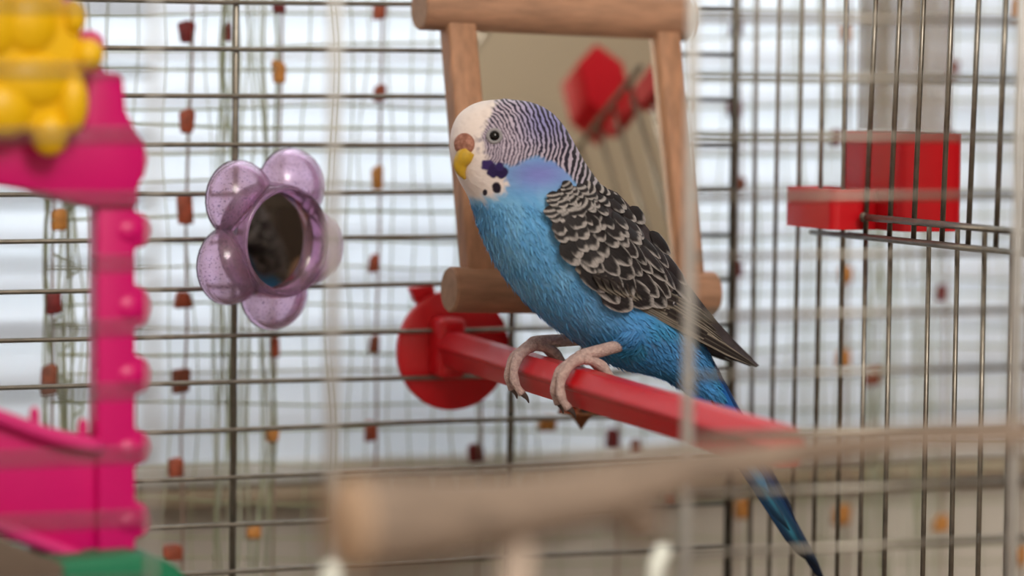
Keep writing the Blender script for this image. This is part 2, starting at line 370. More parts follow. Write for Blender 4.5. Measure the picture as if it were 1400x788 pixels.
# ================================================================== wooden framed mirror hanging on the back grid
T0, T1 = on_y(573, 10, -.0115), on_y(941, 27, -.0115)
B0, B1 = on_y(614, 396, -.036), on_y(975, 402, -.036)
mir = thing('hanging_mirror', (T0 + T1 + B0 + B1) / 4, 'beech framed mirror with round crossbars hanging on the cage bars behind the budgie', 'mirror')
def dowel(a, b, r, name):
    d = (b - a) / np.linalg.norm(b - a); L_ = np.linalg.norm(b - a)
    o = obj(name, mesh_from(*lathe([(0, 0), (r - .0006, 0), (r, .0006), (r, L_ - .0006), (r - .0006, L_), (0, L_)], a, d, 40), auto=40), beech, mir)
    e = obj('end_grain', mesh_from(*lathe([(r - .0005, -.00005), (0, -.0001)], a, d, 32)), beech_end, o); return o
RD = .0072
dowel(T0, T1, RD, 'top_bar'); dowel(B0, B1, RD, 'bottom_bar')
ux = (T1 - T0) / np.linalg.norm(T1 - T0); uz = ((B0 + B1) - (T0 + T1)); uz /= np.linalg.norm(uz); un = np.cross(ux, uz); un /= np.linalg.norm(un)
if un[1] > 0: un = -un
def plank(a, b, w, t, name, m):
    f = [a - ux * w / 2 + un * t / 2, a + ux * w / 2 + un * t / 2, b + ux * w / 2 + un * t / 2, b - ux * w / 2 + un * t / 2]
    return obj(name, prism_mesh(f, [p - un * t for p in f], .0012, 3), m, mir)
LT = np.linalg.norm(T1 - T0); LB = np.linalg.norm(B1 - B0)
PL0, PL1 = T0 + ux * .0128, B0 + ux * .0106
PR0, PR1 = T0 + ux * (LT - .0095), B0 + ux * (LB - .0085)
plank(PL0, PL1, .0098, .0085, 'side_post', beech_v); plank(PR0, PR1, .0085, .0085, 'side_post', beech_v)
mm = mat('mirror_glass', (246, 241, 228), .03, 1.0)
g = [PL0 + ux * .004, PR0 - ux * .003, PR1 - ux * .003, PL1 + ux * .004]
obj('mirror_pane', prism_mesh([p + un * .0005 for p in g], [p - un * .0015 for p in g]), mm, mir)
hk = obj('hook', mesh_from(*tube(spline([T0 * .5 + T1 * .5 + V(0, 0, .006), T0 * .5 + T1 * .5 + V(0, .003, .016), T0 * .5 + T1 * .5 + V(0, .0145, .016), T0 * .5 + T1 * .5 + V(0, .0145, .008)], 12), .0009, 8)), steel, mir)
# bell under the bottom bar
bc = on_y(795, 560, -.036)
copper = mat('copper', (196, 140, 112), .22, 1.0)
bell = thing('bell', bc, 'small copper bell hanging from the mirror behind the red perch', 'bell')
obj('dome', mesh_from(*lathe([(.0012, .0085), (.0035, .008), (.0058, .0055), (.0068, .002), (.0074, -.0005), (.0078, -.0012), (.0070, -.0008), (.006, .002), (.0045, .005), (0, .007)], bc, (0, 0, 1), 32)), copper, bell)
obj('clapper', mesh_from(*lathe([(0, .003), (.0016, .0015), (.0036, -.0012), (.0036, -.0018), (.0014, -.0046), (0, -.0066)], bc, (0, 0, 1), 20)), mat('copper_dark', (150, 96, 70), .35, 1.), bell)
obj('chain', mesh_from(*tube([bc + V(0, 0, .008), V(bc[0], bc[1], (B0 + B1)[2] / 2 - RD + .001)], .0006, 6)), steel, bell)

# ================================================================== red perch
px0, pz0, pz1 = -.1037, -.1103 + ZO, -.1190 + ZO
A, Bp = V(px0, -.006, pz0), V(px0, -.236, pz1)
ax = (Bp - A) / np.linalg.norm(Bp - A)
perch = thing('perch', A, 'red plastic clip-on perch with round end plate that the budgie grips', 'perch')
dc = on_y(621, 479, .004)
obj('end_plate', mesh_from(*lathe([(0, .003), (.0186, .003), (.0195, .0024), (.0197, .0012), (.0195, 0), (0, 0)], V(dc[0], .0064, dc[2]), (0, -1, 0), 64), auto=35), red, perch)
obj('clip_plate', px_prism([(562, 394), (592, 390), (600, 410), (580, 425), (568, 410)], .0066, .004, .0006), red, perch)
obj('clip_screw', mesh_from(*lathe([(0, 0), (.004, 0), (.004, .009), (0, .009)], V(dc[0], .005, dc[2]), (0, 1, 0), 16), auto=35), red, perch)
perp = np.cross(ax, V(0, 0, 1)); perp /= np.linalg.norm(perp); pup = np.cross(perp, ax)
if pup[2] < 0: pup = -pup
if perp[0] > 0: perp = -perp
def bar_ring(c, s):
    prof = [(-.0026, .0058), (.0026, .0058), (.0058, .0004), (.0032, -.0056), (-.0036, -.0058), (-.0050, -.0006), (-.0055, -.0003), (-.0061, .0008), (-.0060, .0016)]
    return [c + s * (-perp * a + pup * b_) for a, b_ in prof]
L_ = np.linalg.norm(Bp - A)
me = prism_mesh(bar_ring(A, .93), bar_ring(A + ax * L_, 1.0)); bevel_mesh(me, .0004, 2, 20)
obj('bar', me, red, perch)
obj('bracket', box_mesh((px0 - .0046, -.0075, pz0 - .0098), (px0 + .0046, .0045, pz0 + .0098), .0022, 4), red, perch)

# ================================================================== seed dispenser on the right-hand grid
zc = lambda y: on_x(1225, y, .0)[2]
disp = thing('seed_dispenser', (.02, -.085, zc(318)), 'red seed dispenser with clear tube fixed outside the right cage bars', 'feeder')
def rounded(x0, x1, y0, y1, r, n=5):
    pts = []
    for cx, cy, a0 in ((x1 - r, y1 - r, 0), (x0 + r, y1 - r, 90), (x0 + r, y0 + r, 180), (x1 - r, y0 + r, 270)):
        for k in range(n): a = math.radians(a0 + 90 * k / (n - 1)); pts.append((cx + r * math.cos(a), cy + r * math.sin(a)))
    return pts
def cup(x0, x1, y0, y1, z0, z1, r, wall=.0014):
    o = [(x, y) for x, y in rounded(x0, x1, y0, y1, r)]; i_ = [(x, y) for x, y in rounded(x0 + wall, x1 - wall, y0 + wall, y1 - wall, r - wall * .7)]
    n = len(o); vs = [V(x, y, z0) for x, y in o] + [V(x, y, z1) for x, y in o] + [V(x, y, z1) for x, y in i_] + [V(x, y, z0 + .002) for x, y in i_]
    fs = [(k + j * n, (k + 1) % n + j * n, (k + 1) % n + (j + 1) * n, k + (j + 1) * n) for j in range(3) for k in range(n)] + [tuple(range(n))[::-1], tuple(range(3 * n, 4 * n))]
    return mesh_from(vs, fs, auto=40)
zb = zc(318)
obj('cup', cup(.0035, .026, -.107, -.066, zb, zc(184), .005), red, disp)
obj('trough', cup(-.0125, .0045, -.0915, -.0590, zb, zc(263), .003), red, disp)
clear = bpy.data.materials.new('clear_plastic'); clear.use_nodes = True; nt = clear.node_tree
b = nt.nodes['Principled BSDF']; b.inputs['Base Color'].default_value = lin((190, 174, 158)); b.inputs['Roughness'].default_value = .12; b.inputs['Alpha'].default_value = .26
tube_me = cup(.0055, .0245, -.104, -.069, zc(188), ZO + .018, .005, .0009)
obj('clear_tube', tube_me, clear, disp)
seed = mat('millet', (178, 158, 130), .8, var=.4, scale=500, bump=.6, bscale=900)
mred = mat('matte_red', (200, 24, 36), .75, spec=.15)
cap = obj('cap', cup(.003, .027, -.106, -.067, ZO + .016, ZO + .024, .005), mred, disp)
obj('clip_arm', box_mesh((.006, -.136, ZO + .022), (.011, -.085, ZO + .028), .001), mred, disp)
blk = ((.0, ZO + .036), (.009, ZO + .026), (.018, ZO + .036), (.018, ZO + .052), (.009, ZO + .060), (.0, ZO + .052))
obj('clip_block', prism_mesh([V(x, -.150, z) for x, z in blk], [V(x, -.132, z) for x, z in blk], .001), mred, disp)

# ================================================================== purple flower mirror
fc = on_y(364, 328, -.010)
fn = V(math.sin(math.radians(18)), -math.cos(math.radians(18)), 0); fx = V(math.cos(math.radians(18)), math.sin(math.radians(18)), 0); fzv = V(0, 0, 1)
flower = thing('flower_mirror', fc, 'translucent lilac glitter flower shaped toy mirror clipped to the back bars', 'mirror')
lil = bpy.data.materials.new('lilac_glitter_plastic'); lil.use_nodes = True; nt = lil.node_tree; N, Lk = nt.nodes, nt.links
b = N['Principled BSDF']; b.inputs['Roughness'].default_value = .16; b.inputs['IOR'].default_value = 1.42
b.inputs['Transmission Weight'].default_value = .9
tc = N.new('ShaderNodeTexCoord'); vo = N.new('ShaderNodeTexVoronoi'); vo.inputs['Scale'].default_value = 900; Lk.new(tc.outputs['Object'], vo.inputs['Vector'])
r = N.new('ShaderNodeValToRGB'); r.color_ramp.elements[0].position = .16; r.color_ramp.elements[1].position = .24
r.color_ramp.elements[0].color = lin((118, 92, 138)); r.color_ramp.elements[1].color = lin((226, 190, 218))
Lk.new(vo.outputs['Distance'], r.inputs[0]); Lk.new(r.outputs[0], b.inputs['Base Color'])
for k, (dx, dy) in enumerate(((316, 272), (400, 256), (430, 338), (372, 398), (302, 362))):
    p = on_y(dx, dy, -.010); off = (p - fc); off = fx * (off @ fx) * 1.05 + fzv * off[2]
    ctr = fc + off; rad = off / np.linalg.norm(off); tan = np.cross(rad, fn)
    # hollow dome: outer and inner half ellipsoids
    vs, fs = [], []
    n, m_ = 28, 9
    for sgn, sc in ((0, 1.0), (1, .86)):
        for i_ in range(m_ + 1):
            ph = math.pi / 2 * i_ / m_
            for j in range(n):
                q = 2 * math.pi * j / n
                vs.append(ctr + sc * (.0124 * math.cos(ph) * math.cos(q) * rad + .0124 * math.cos(ph) * math.sin(q) * tan) + fn * (.0105 * sc * math.sin(ph)))
    for s_ in (0, 1):
        o_ = s_ * (m_ + 1) * n
        for i_ in range(m_):
            for j in range(n): fs.append((o_ + i_ * n + j, o_ + i_ * n + (j + 1) % n, o_ + (i_ + 1) * n + (j + 1) % n, o_ + (i_ + 1) * n + j))
    for j in range(n): fs.append((j, (j + 1) % n, (m_ + 1) * n + (j + 1) % n, (m_ + 1) * n + j))
    for q_ in range(len(vs)):
        d_ = vs[q_] - fc; h_ = d_ @ fn; d_ = d_ - fn * h_; rr = np.linalg.norm(d_)
        if rr < .0166: vs[q_] = fc + d_ / max(rr, 1e-6) * .0166 + fn * h_ * (.55 + .45 * rr / .0166)
    obj('petal', mesh_from(vs, fs), lil, flower)
ring = [(.0150, .0045), (.0152, .0100), (.0160, .0112), (.0170, .0105), (.0178, .0080), (.0182, 0), (.0150, 0)]
obj('rim', mesh_from(*lathe(ring + [ring[0]], fc, fn, 56)), lil, flower)
fm = mat('toy_mirror', (210, 205, 200), .05, 1.)
obj('mirror_pane', mesh_from(*lathe([(0, .0048), (.0151, .0048), (.0151, .003), (0, .003)], fc, fn, 56), auto=40), fm, flower)
obj('back_plate', mesh_from(*lathe([(0, 0), (.0182, 0), (.0182, -.0012), (0, -.0012)], fc, fn, 48), auto=40), lil, flower)
obj('clip', mesh_from(*tube([fc, fc + V(0, .011, 0)], .004, 12)), mat('lilac_solid', (190, 150, 196), .4), flower)

# ================================================================== pink climbing toy
TY = -.150
pink = mat('magenta_plastic', (206, 0, 108), .38, spec=.5, bump=.04, scale=200)
pink2 = mat('magenta_plastic_pale', (214, 44, 124), .42, spec=.5)
yel = mat('yellow_plastic', (240, 190, 12), .4, bump=.05, scale=200)
grn = mat('green_plastic', (18, 118, 82), .45, bump=.05, scale=200)
toy_base = on_y(60, 800, TY)
toy = thing('climbing_toy', V(toy_base[0], TY, .036), 'magenta plastic climbing tower with beaded post and green foot', 'bird toy')
out = [(134, 780), (134, 268), (188, 268)]
y = 268
lob = [(315, 26), (420, 30), (513, 28), (613, 26), (712, 26)]
for c, h in lob:
    for k in range(9):
        a = math.pi * k / 8; out.append((186 + 20 * math.sin(a) ** .7, c - h * math.cos(a) * .95))
    out.append((186, c + h + 4))
out.append((186, 780))
obj('post', px_prism(out, TY, .009, .0016), pink, toy)
for c, h in lob:                                               # raised bead on the face of the post
    p = on_y(172, c, TY + .0045); obj('bead', mesh_from(*ellipsoid(p, np.array([V(.0068, 0, 0), V(0, .0056, 0), V(0, 0, h / 5000)]), 24, 16)), pink, toy)
obj('upper_beam', px_prism([(-60, 182), (118, 178), (118, 104), (130, 99), (160, 99), (170, 106), (173, 150), (186, 176), (198, 196), (203, 218), (199, 240), (190, 256), (190, 285), (122, 285), (60, 264), (-60, 244)], TY - .0015, .019, .0016), pink, toy)
lw = obj('lower_wall', px_prism([(-60, 568), (0, 572), (60, 592), (122, 612), (150, 612), (150, 768), (118, 772), (0, 732), (-60, 712)], TY + .003, .013, .0014), pink, toy)
obj('wall_rim', mesh_from(*tube(spline([on_y(x, y, TY + .001) for x, y in ((-60, 550), (0, 571), (70, 596), (140, 612))], 12), .0022, 10)), pink2, lw)
obj('wall_rim', mesh_from(*tube(spline([on_y(x, y, TY + .001) for x, y in ((-60, 700), (0, 722), (60, 744), (112, 764))], 12), .0022, 10)), pink2, lw)
for x, y in ((47, 574), (113, 590)):
    p = on_y(x, y + 14, TY + .008); obj('peg', mesh_from(*lathe([(.0015, 0), (.0014, .0048), (.0006, .0062), (0, .0063)], p, (0, 0, 1), 12)), pink, toy)
for x, y, r_ in ((88, 20, 24), (122, 62, 22)):
    obj('knob', mesh_from(*ellipsoid(on_y(x, y, TY + .006), (r_ / 5300, .005, r_ / 5300), 20, 14)), pink, toy)
obj('knob_stem', px_prism([(30, 0), (95, 20), (130, 70), (150, 105), (60, 150)], TY + .006, .006, .0015), pink, toy)
gb = [on_y(x, y, TY - .012) for x, y in ((-80, 770), (60, 768), (190, 757), (225, 765), (247, 778), (262, 800))]
obj('foot', prism_mesh([p for p in gb] + [V(gb[-1][0] + .001, gb[0][1], .036), V(gb[0][0], gb[0][1], .036)], [p + V(0, .042, 0) for p in gb] + [V(gb[-1][0] + .001, gb[0][1] + .042, .036), V(gb[0][0], gb[0][1] + .042, .036)], .002, 3), grn, toy)
obj('platform', px_prism([(-80, 716), (0, 736), (88, 772), (88, 800), (-80, 800)], TY - .016, .004, .001), mat('platform_grey', (112, 96, 84), .6, var=.1, scale=60), toy)
fl = on_y(50, 100, TY - .012)
orn = thing('yellow_flower', fl, 'bright yellow plastic flower with rounded petals on the magenta toy', 'bird toy')
obj('bloom', px_prism([(-70, -40), (70, -40), (88, -10), (96, 22), (112, 40), (118, 120), (116, 165), (100, 182), (-70, 182)], TY - .012, .010, .003, 4), yel, orn)
for x, y, a_, b_ in ((100, 24, 17, 26), (120, 75, 22, 23), (68, 182, 26, 32), (40, 30, 40, 46), (45, 110, 52, 40), (98, 140, 22, 44), (5, 150, 40, 40), (-10, 30, 40, 50)):
    obj('petal', mesh_from(*ellipsoid(on_y(x, y, TY - .0105), (a_ / 5300 * 1.05, .0045, b_ / 5300), 22, 16)), yel, orn)

# ================================================================== branch perch in front of the cage
BY = -.385
bark = mat('bare_branch', (154, 136, 122), .75, var=.22, scale=60, stretch=(1, 5, 5), bump=.4, bscale=180)
cut = mat('branch_cut', (206, 176, 150), .75, var=.1, scale=120)
def bpt(x, y, dy=0): return on_y(x, y, BY + dy)
br_pts = [bpt(478, 716, -.02), bpt(600, 708, -.016), bpt(760, 686, -.012), bpt(930, 646, -.01), bpt(1080, 622, -.012), bpt(1240, 604, -.03), bpt(1400, 594, -.04), bpt(1760, 580, -.05)]
br_r = np.interp(np.linspace(0, 1, 60), np.linspace(0, 1, 8), [.0098, .0088, .0068, .0050, .0036, .0030, .0030, .0030])
br_r = br_r * (1 + .05 * np.sin(np.linspace(0, 23, 60)))
bo = obj('branch_perch', mesh_from(*tube(spline(br_pts, 60), br_r, 20)), bark)
branch = thing('wooden_branch', br_pts[2], 'thick bare wooden branch perch on a post standing before the cage front', 'branch')
bo.parent = branch; bo.name = 'stem'; bo.location = -branch.location
d0 = br_pts[0] - br_pts[1]; d0 /= np.linalg.norm(d0)
obj('cut_end', mesh_from(*lathe([(.0098, -.0004), (.0093, .0006), (0, .0008)], br_pts[0], d0, 24)), cut, branch)
pt0 = bpt(706, 716, -.012)
obj('post', mesh_from(*tube([pt0, V(pt0[0], pt0[1], .008)], .0040, 16)), mat('pale_twig', (190, 172, 158), .8, var=.1, scale=60), branch)
obj('stub', mesh_from(*tube(spline([bpt(835, 668, -.01), bpt(862, 696, -.008), bpt(884, 722, -.006)], 8), np.linspace(.0058, .0046, 8), 14)), bark, branch)
obj('stand_foot', mesh_from(*lathe([(0, 0), (.05, 0), (.05, .006), (.046, .010), (.008, .012), (0, .012)], V(pt0[0], pt0[1], 0), (0, 0, 1), 40), auto=40), bark, branch)

# ================================================================== the budgerigar
YB = -.090
CM = .01
def bp(x, y): return on_y(x, y, YB)
SECT = [((689, 135), (691, 135), .02), ((655, 140), (726, 140), .72), ((632, 153), (752, 153), 1.0), ((620, 172), (771, 174), 1.16), ((616, 197), (786, 200), 1.26),
        ((619, 222), (799, 223), 1.32), ((628, 246), (813, 243), 1.38), ((640, 268), (828, 262), 1.52), ((650, 292), (846, 284), 1.72), ((661, 325), (866, 308), 1.95),
        ((679, 362), (888, 335), 2.08), ((704, 398), (908, 365), 2.12), ((738, 434), (928, 398), 1.96), ((778, 463), (944, 432), 1.70), ((818, 487), (957, 465), 1.36),
        ((858, 503), (970, 494), 1.02), ((900, 516), (980, 522), .74), ((930, 530), (988, 545), .62), ((955, 548), (990, 560), .25)]
Fp = np.array([bp(*s_[0]) for s_ in SECT]); Bk = np.array([bp(*s_[1]) for s_ in SECT]); Wd = np.array([[s_[2] * CM] for s_ in SECT])
NR, NS = 440, 340
cen, hal = (Fp + Bk) / 2, (Fp - Bk) / 2
cen, hal, wid = spline(cen, NR), spline(hal, NR), np.maximum(spline(Wd, NR), .0001)
hl = np.linalg.norm(hal, axis=1)[:, None]
k_ = np.sqrt(np.clip(1 - (wid * .403 / (hl * .914 + 1e-9)) ** 2, .72, 1)); hal = hal * (.25 + .75 * k_)
th = np.arange(NS) / NS * 2 * np.pi
ct, st = np.cos(th), np.sin(th)
BV = cen[:, None] + hal[:, None] * ct[None, :, None] + wid[:, None] * np.sign(st)[None, :, None] * (np.abs(st) ** .92)[None, :, None] * V(0, 1, 0)
BV = BV.reshape(-1, 3)
# sagittal mirror of every point on the near (left) flank, and the side-view coordinates used for the plumage
def flank(P): Q = np.array(P); Q[:, 1] = YB - np.abs(Q[:, 1] - YB); return Q
uv = proj(flank(BV))
# cheeks and thigh bulge slightly
def bump2(uv, x, y, rx, ry): return np.exp(-((uv[:, 0] - x) / rx) ** 2 - ((uv[:, 1] - y) / ry) ** 2)
sgn = np.sign(BV[:, 1] - YB)
BV[:, 1] += sgn * (.0012 * bump2(uv, 700, 220, 30, 26) + .0036 * bump2(uv, 866, 462, 34, 26)) * np.clip(np.abs(BV[:, 1] - YB) / .004, 0, 1)
BV[:, 2] -= .0016 * bump2(uv, 858, 486, 26, 20)
idx = np.arange(NR * NS).reshape(NR, NS)
q0 = idx[:-1]; q1 = idx[1:]
quads = np.stack([q0, np.roll(q0, -1, 1), np.roll(q1, -1, 1), q1], -1).reshape(-1, 4)
# ---- smooth pseudo noise
def vnoise(u, v, s, seed):
    r_ = np.random.default_rng(seed); g = r_.random((64, 64)); x, y = u / s, v / s
    xi, yi = np.floor(x).astype(int), np.floor(y).astype(int); fx_, fy_ = x - xi, y - yi
    fx_ = fx_ * fx_ * (3 - 2 * fx_); fy_ = fy_ * fy_ * (3 - 2 * fy_)
    G = lambda a, b: g[a % 64, b % 64]
    return (G(xi, yi) * (1 - fx_) + G(xi + 1, yi) * fx_) * (1 - fy_) + (G(xi, yi + 1) * (1 - fx_) + G(xi + 1, yi + 1) * fx_) * fy_
def sst(a, b, x): t = np.clip((x - a) / (b - a), 0, 1); return t * t * (3 - 2 * t)
LIN = lambda c: np.array(lin(c)[:3])
def plumage(uv):
    X, Y = uv[:, 0], uv[:, 1]; n = len(X)
    mixc = lambda c, d, f: c * (1 - f[:, None]) + (d if np.ndim(d) == 2 else LIN(d)[None]) * f[:, None]
    n1 = vnoise(X, Y, 22, 1); n2 = vnoise(X * .8 + Y * .6, Y * .8 - X * .6, 5, 2); n3 = vnoise((X - Y) * .7, (X + Y) * .18, 3.2, 3)
    c = np.repeat(LIN((120, 182, 226))[None], n, 0)
    c = mixc(c, (94, 164, 218), sst(.35, .75, n1) * .8)
    c = mixc(c, (66, 138, 206), sst(740, 920, X + .35 * (Y - 380)) * .8)
    c = mixc(c, (62, 150, 196), sst(.45, .8, vnoise(X, Y, 30, 9)) * sst(380, 480, Y) * .7)
    c = mixc(c, (110, 176, 226), sst(.58, .85, n1) * .45 * (1 - sst(380, 480, Y)))
    c = mixc(c, (140, 176, 220), sst(.6, .9, n3) * .14)
    c = mixc(c, (44, 108, 180), sst(.6, .92, 1 - n3) * .14)
    # violet collar behind the cheek
    vio = np.exp(-((X - 738) / 52) ** 2 - ((Y - 238) / 24) ** 2)
    c = mixc(c, (128, 136, 208), np.clip(vio * 1.0, 0, 1))
    # barred head and nape
    cx, cy = 640, 200
    dx, dy = X - cx, (Y - cy) * 1.0
    r = np.hypot(dx, dy) + 5 * (n1 - .5) + 3.4 * (vnoise(X, Y, 8, 5) - .5) + 1.6 * (vnoise(X, Y, 3.2, 15) - .5)
    sp0, gr = 3.5, .030
    ph = np.log(np.maximum(sp0 + gr * np.maximum(r - 20, 0), .1) / sp0) / gr
    bar = .5 + .5 * np.sin(2 * np.pi * ph)
    up_ = sst(10, -50, Y - 190)                        # towards the crown
    thr = .50 - .10 * sst(60, 150, r)
    barm = sst(thr - .22, thr + .22, bar)
    nape = sst(760, 800, X)
    light = mixc(np.repeat(LIN((196, 184, 202))[None], n, 0), (132, 136, 204), np.clip(sst(690, 745, X) * sst(215, 165, Y) * .75 + nape * .1, 0, 1))
    light = mixc(light, (176, 172, 178), sst(770, 830, X) * sst(190, 240, Y))
    darkc = mixc(np.repeat(LIN((84, 74, 92))[None], n, 0), (46, 42, 62), np.clip(sst(690, 730, X) + sst(185, 165, Y), 0, 1)); darkc = mixc(darkc, (34, 31, 38), nape)
    hb = light * (1 - barm[:, None]) + darkc * barm[:, None]
    # lower limit of the barred zone: cheek edge then nape line
    low = np.interp(X, [655, 690, 705, 730, 760, 790, 830, 900], [222, 226, 226, 214, 222, 252, 310, 420]) + 5 * (n2 - .5)
    hm = sst(4, -4, Y - low) * sst(648, 660, X + 4 * (n2 - .5) - .35 * np.abs(Y - 185) * (Y > 185) * 0)
    c = mixc(c, hb, np.clip(hm, 0, 1))
    # white face mask
    edge = np.interp(Y, [130, 150, 168, 185, 200, 215, 226, 240, 255, 275, 290], [682, 674, 664, 658, 660, 666, 676, 692, 694, 684, 655])
    wm = sst(4.5, -4.5, X - edge + 7 * (n2 - .5)) * sst(9, -9, Y - 272 + .18 * (X - 660) + 12 * (n3 - .5))
    white = mixc(np.repeat(LIN((236, 224, 220))[None], n, 0), (222, 208, 204), sst(.5, .9, n2) * .4)
    c = mixc(c, white, wm)
    # fine grey pencilling by the lores
    c = mixc(c, (150, 140, 150), sst(.62, .85, n2) * .5 * np.exp(-((X - 655) / 10) ** 2 - ((Y - 195) / 22) ** 2))
    # cheek patch and throat spots
    for (x, y, rx, ry, col) in ((667, 226, 9, 8, (62, 46, 104)), (674, 234, 8, 9, (48, 36, 84)), (686, 236, 9, 8, (44, 32, 78)), (683, 228, 6, 6, (52, 40, 96)), (679, 257, 6.2, 7.5, (34, 28, 44)), (663, 263, 3.4, 4.6, (44, 38, 52))):
        d = np.hypot((X - x) / rx, (Y - y) / ry) + .35 * (n2 - .5); c = mixc(c, col, sst(1.12, .86, d))
    # pale vent and dark tail base
    c = mixc(c, (60, 150, 190), sst(.3, .7, n1) * sst(690, 640, X - .9 * (Y - 430)) * sst(400, 430, Y) * .5)
    return c
bird = thing('budgerigar', (px0, YB, pz0 + .006), 'blue budgerigar with white face and black barred wings gripping the red perch', 'bird')
def quick_mesh(v, q, cols=None):
    me = bpy.data.meshes.new('m'); me.vertices.add(len(v)); me.vertices.foreach_set('co', np.asarray(v, np.float32).ravel())
    q = np.asarray(q, np.int32); me.loops.add(q.size); me.loops.foreach_set('vertex_index', q.ravel()); me.polygons.add(len(q))
    me.polygons.foreach_set('loop_start', np.arange(0, q.size, q.shape[1], dtype=np.int32)); me.polygons.foreach_set('loop_total', np.full(len(q), q.shape[1], np.int32))
    me.update(); me.validate()
    if cols is not None:
        a = me.color_attributes.new('col', 'FLOAT_COLOR', 'POINT'); a.data.foreach_set('color', np.concatenate([cols, np.ones((len(cols), 1))], 1).astype(np.float32).ravel())
    me.shade_smooth(); return me
body_m = attr_mat('plumage', .75, bump=.55, bscale=420, stretch=(.35, 1.6, 1.6), spec=.15, sheen=.15)
bme = quick_mesh(BV, quads, plumage(proj(flank(BV))))
body = obj('body', bme, body_m, bird)
tree = BVHTree.FromPolygons([Vector(v) for v in BV], quads.tolist())
def hit(x, y):
    d = ray(x, y); d = d / np.linalg.norm(d); h = tree.ray_cast(Vector(CAM), Vector(d))
    return (np.array(h[0]), np.array(h[1])) if h[0] is not None else (None, None)
def mirror_y(P): Q = np.array(P, float); Q[..., 1] = 2 * YB - Q[..., 1]; return Q
# ---- contour feather barbs lying over the body
NB = 26000
rv = rng.random((NB, 2)); fi = (rv[:, 0] ** .95 * (NR - 3)).astype(int) + 1; fj = (rv[:, 1] * NS).astype(int)
gridv = BV.reshape(NR, NS, 3)
root = gridv[fi, fj]; down = gridv[np.minimum(fi + 3, NR - 1), fj] - root; acr = gridv[fi, (fj + 2) % NS] - root
nrm = np.cross(down, acr); nrm /= np.linalg.norm(nrm, axis=1)[:, None] + 1e-12
outw = root - cen[fi]; nrm *= np.sign((nrm * outw).sum(1))[:, None]
ruv = proj(flank(root)); fc3 = np.stack([root[:, 0] - bp(640, 200)[0], (root[:, 1] - YB) * .6, root[:, 2] - bp(640, 200)[2]], 1)
hw = sst(300, 255, ruv[:, 1])[:, None]; dirv = down / (np.linalg.norm(down, axis=1)[:, None] + 1e-12) * (1 - hw) + fc3 / (np.linalg.norm(fc3, axis=1)[:, None] + 1e-9) * hw
dirv -= nrm * (dirv * nrm).sum(1)[:, None]; dirv /= np.linalg.norm(dirv, axis=1)[:, None] + 1e-12
dirv += rng.normal(0, .16, dirv.shape); sdv = np.cross(nrm, dirv)
Lb = (.0024 * (1 - hw) + .0010 * hw) * rng.uniform(.6, 1.3, (NB, 1)); Wb = (.00030 * (1 - hw) + .00016 * hw)
TV = np.stack([root - sdv * Wb - nrm * .0001, root + sdv * Wb - nrm * .0001, root + dirv * Lb * .6 + sdv * Wb * .8 + nrm * .00022, root + dirv * Lb + nrm * .00030, root + dirv * Lb * .6 - sdv * Wb * .8 + nrm * .00022], 1).reshape(-1, 3)
TQ = np.arange(NB * 5).reshape(NB, 5)
tcol = np.repeat(plumage(ruv) * rng.uniform(.82, 1.16, (NB, 1)), 5, 0)
WPOLY = np.array([(750, 270), (755, 305), (775, 342), (812, 384), (866, 424), (1040, 505), (985, 440), (914, 346), (884, 306), (842, 262), (795, 235)], float)
def inside(P, poly):
    r_ = np.zeros(len(P), bool); q_ = np.roll(poly, 1, 0)
    for (x1, y1), (x2, y2) in zip(poly, q_): r_ ^= ((y1 > P[:, 1]) != (y2 > P[:, 1])) & (P[:, 0] < (x2 - x1) * (P[:, 1] - y1) / (y2 - y1 + 1e-12) + x1)
    return r_
keep = (hw[:, 0] < .55) & ~inside(ruv, WPOLY) & np.repeat(~((ruv[:, 0] < 652) & (ruv[:, 1] > 178) & (ruv[:, 1] < 250)) & ~(np.hypot(ruv[:, 0] - 676, ruv[:, 1] - 186) < 13), 1)
TQ = TQ[keep]
tag(obj('contour_feathers', quick_mesh(TV, TQ, tcol), attr_mat('barbs', .8, spec=.1), bird), kind='stuff')
# ---- eyes
eye_m = mat('eye_black', (8, 7, 9), .08, spec=.5)
lid_m = mat('eye_ring', (150, 148, 152), .6, bump=.4, scale=1500)
ep, en = hit(676, 186)
if en[1] > 0: en = -en
for flip in (0, 1):
    c, n_ = (ep, en) if not flip else (mirror_y(ep), en * V(1, -1, 1))
    lid = obj('eyelid', mesh_from(*lathe([(.0025, -.0004), (.0024, .0002), (.0020, .0005), (.0016, .0005), (.0013, .0001)], c, n_, 28)), lid_m, bird)
    obj('eye', mesh_from(*ellipsoid(c - n_ * .0007, (.00185, .00185, .00185), 24, 16)), eye_m, bird)
# ---- cere and beak
c0, cn = hit(634, 197)
if cn @ (CAM - c0) < 0: cn = -cn
ct_ = np.cross(V(0, 0, 1), cn); ct_ /= np.linalg.norm(ct_); cu_ = np.cross(cn, ct_)
cere_v, cere_f = ellipsoid(c0 - cn * .0004, np.array([ct_ * .0036, cu_ * .0033, cn * .0020]), 28, 18)
obj('cere', mesh_from(cere_v, cere_f), mat('cere_skin', (186, 132, 114), .7, var=.35, rgb2=(134, 84, 68), scale=700, bump=.8, bscale=1400), bird)
def face(x, y, out=0.):
    h, n_ = hit(x, y)
    if h is None: h = bp(x, y); n_ = V(-1, -.3, 0)
    if n_ @ (CAM - h) < 0: n_ = -n_
    return h + n_ * out
bk = spline([face(640, 206, -.0010), face(635, 214, -.0004), face(631, 223, .0002), face(633, 233, .0008), face(637, 244, .0004)], 18)
br = np.interp(np.linspace(0, 1, 18), [0, .25, .6, 1], [.0025, .0028, .0022, .0004])
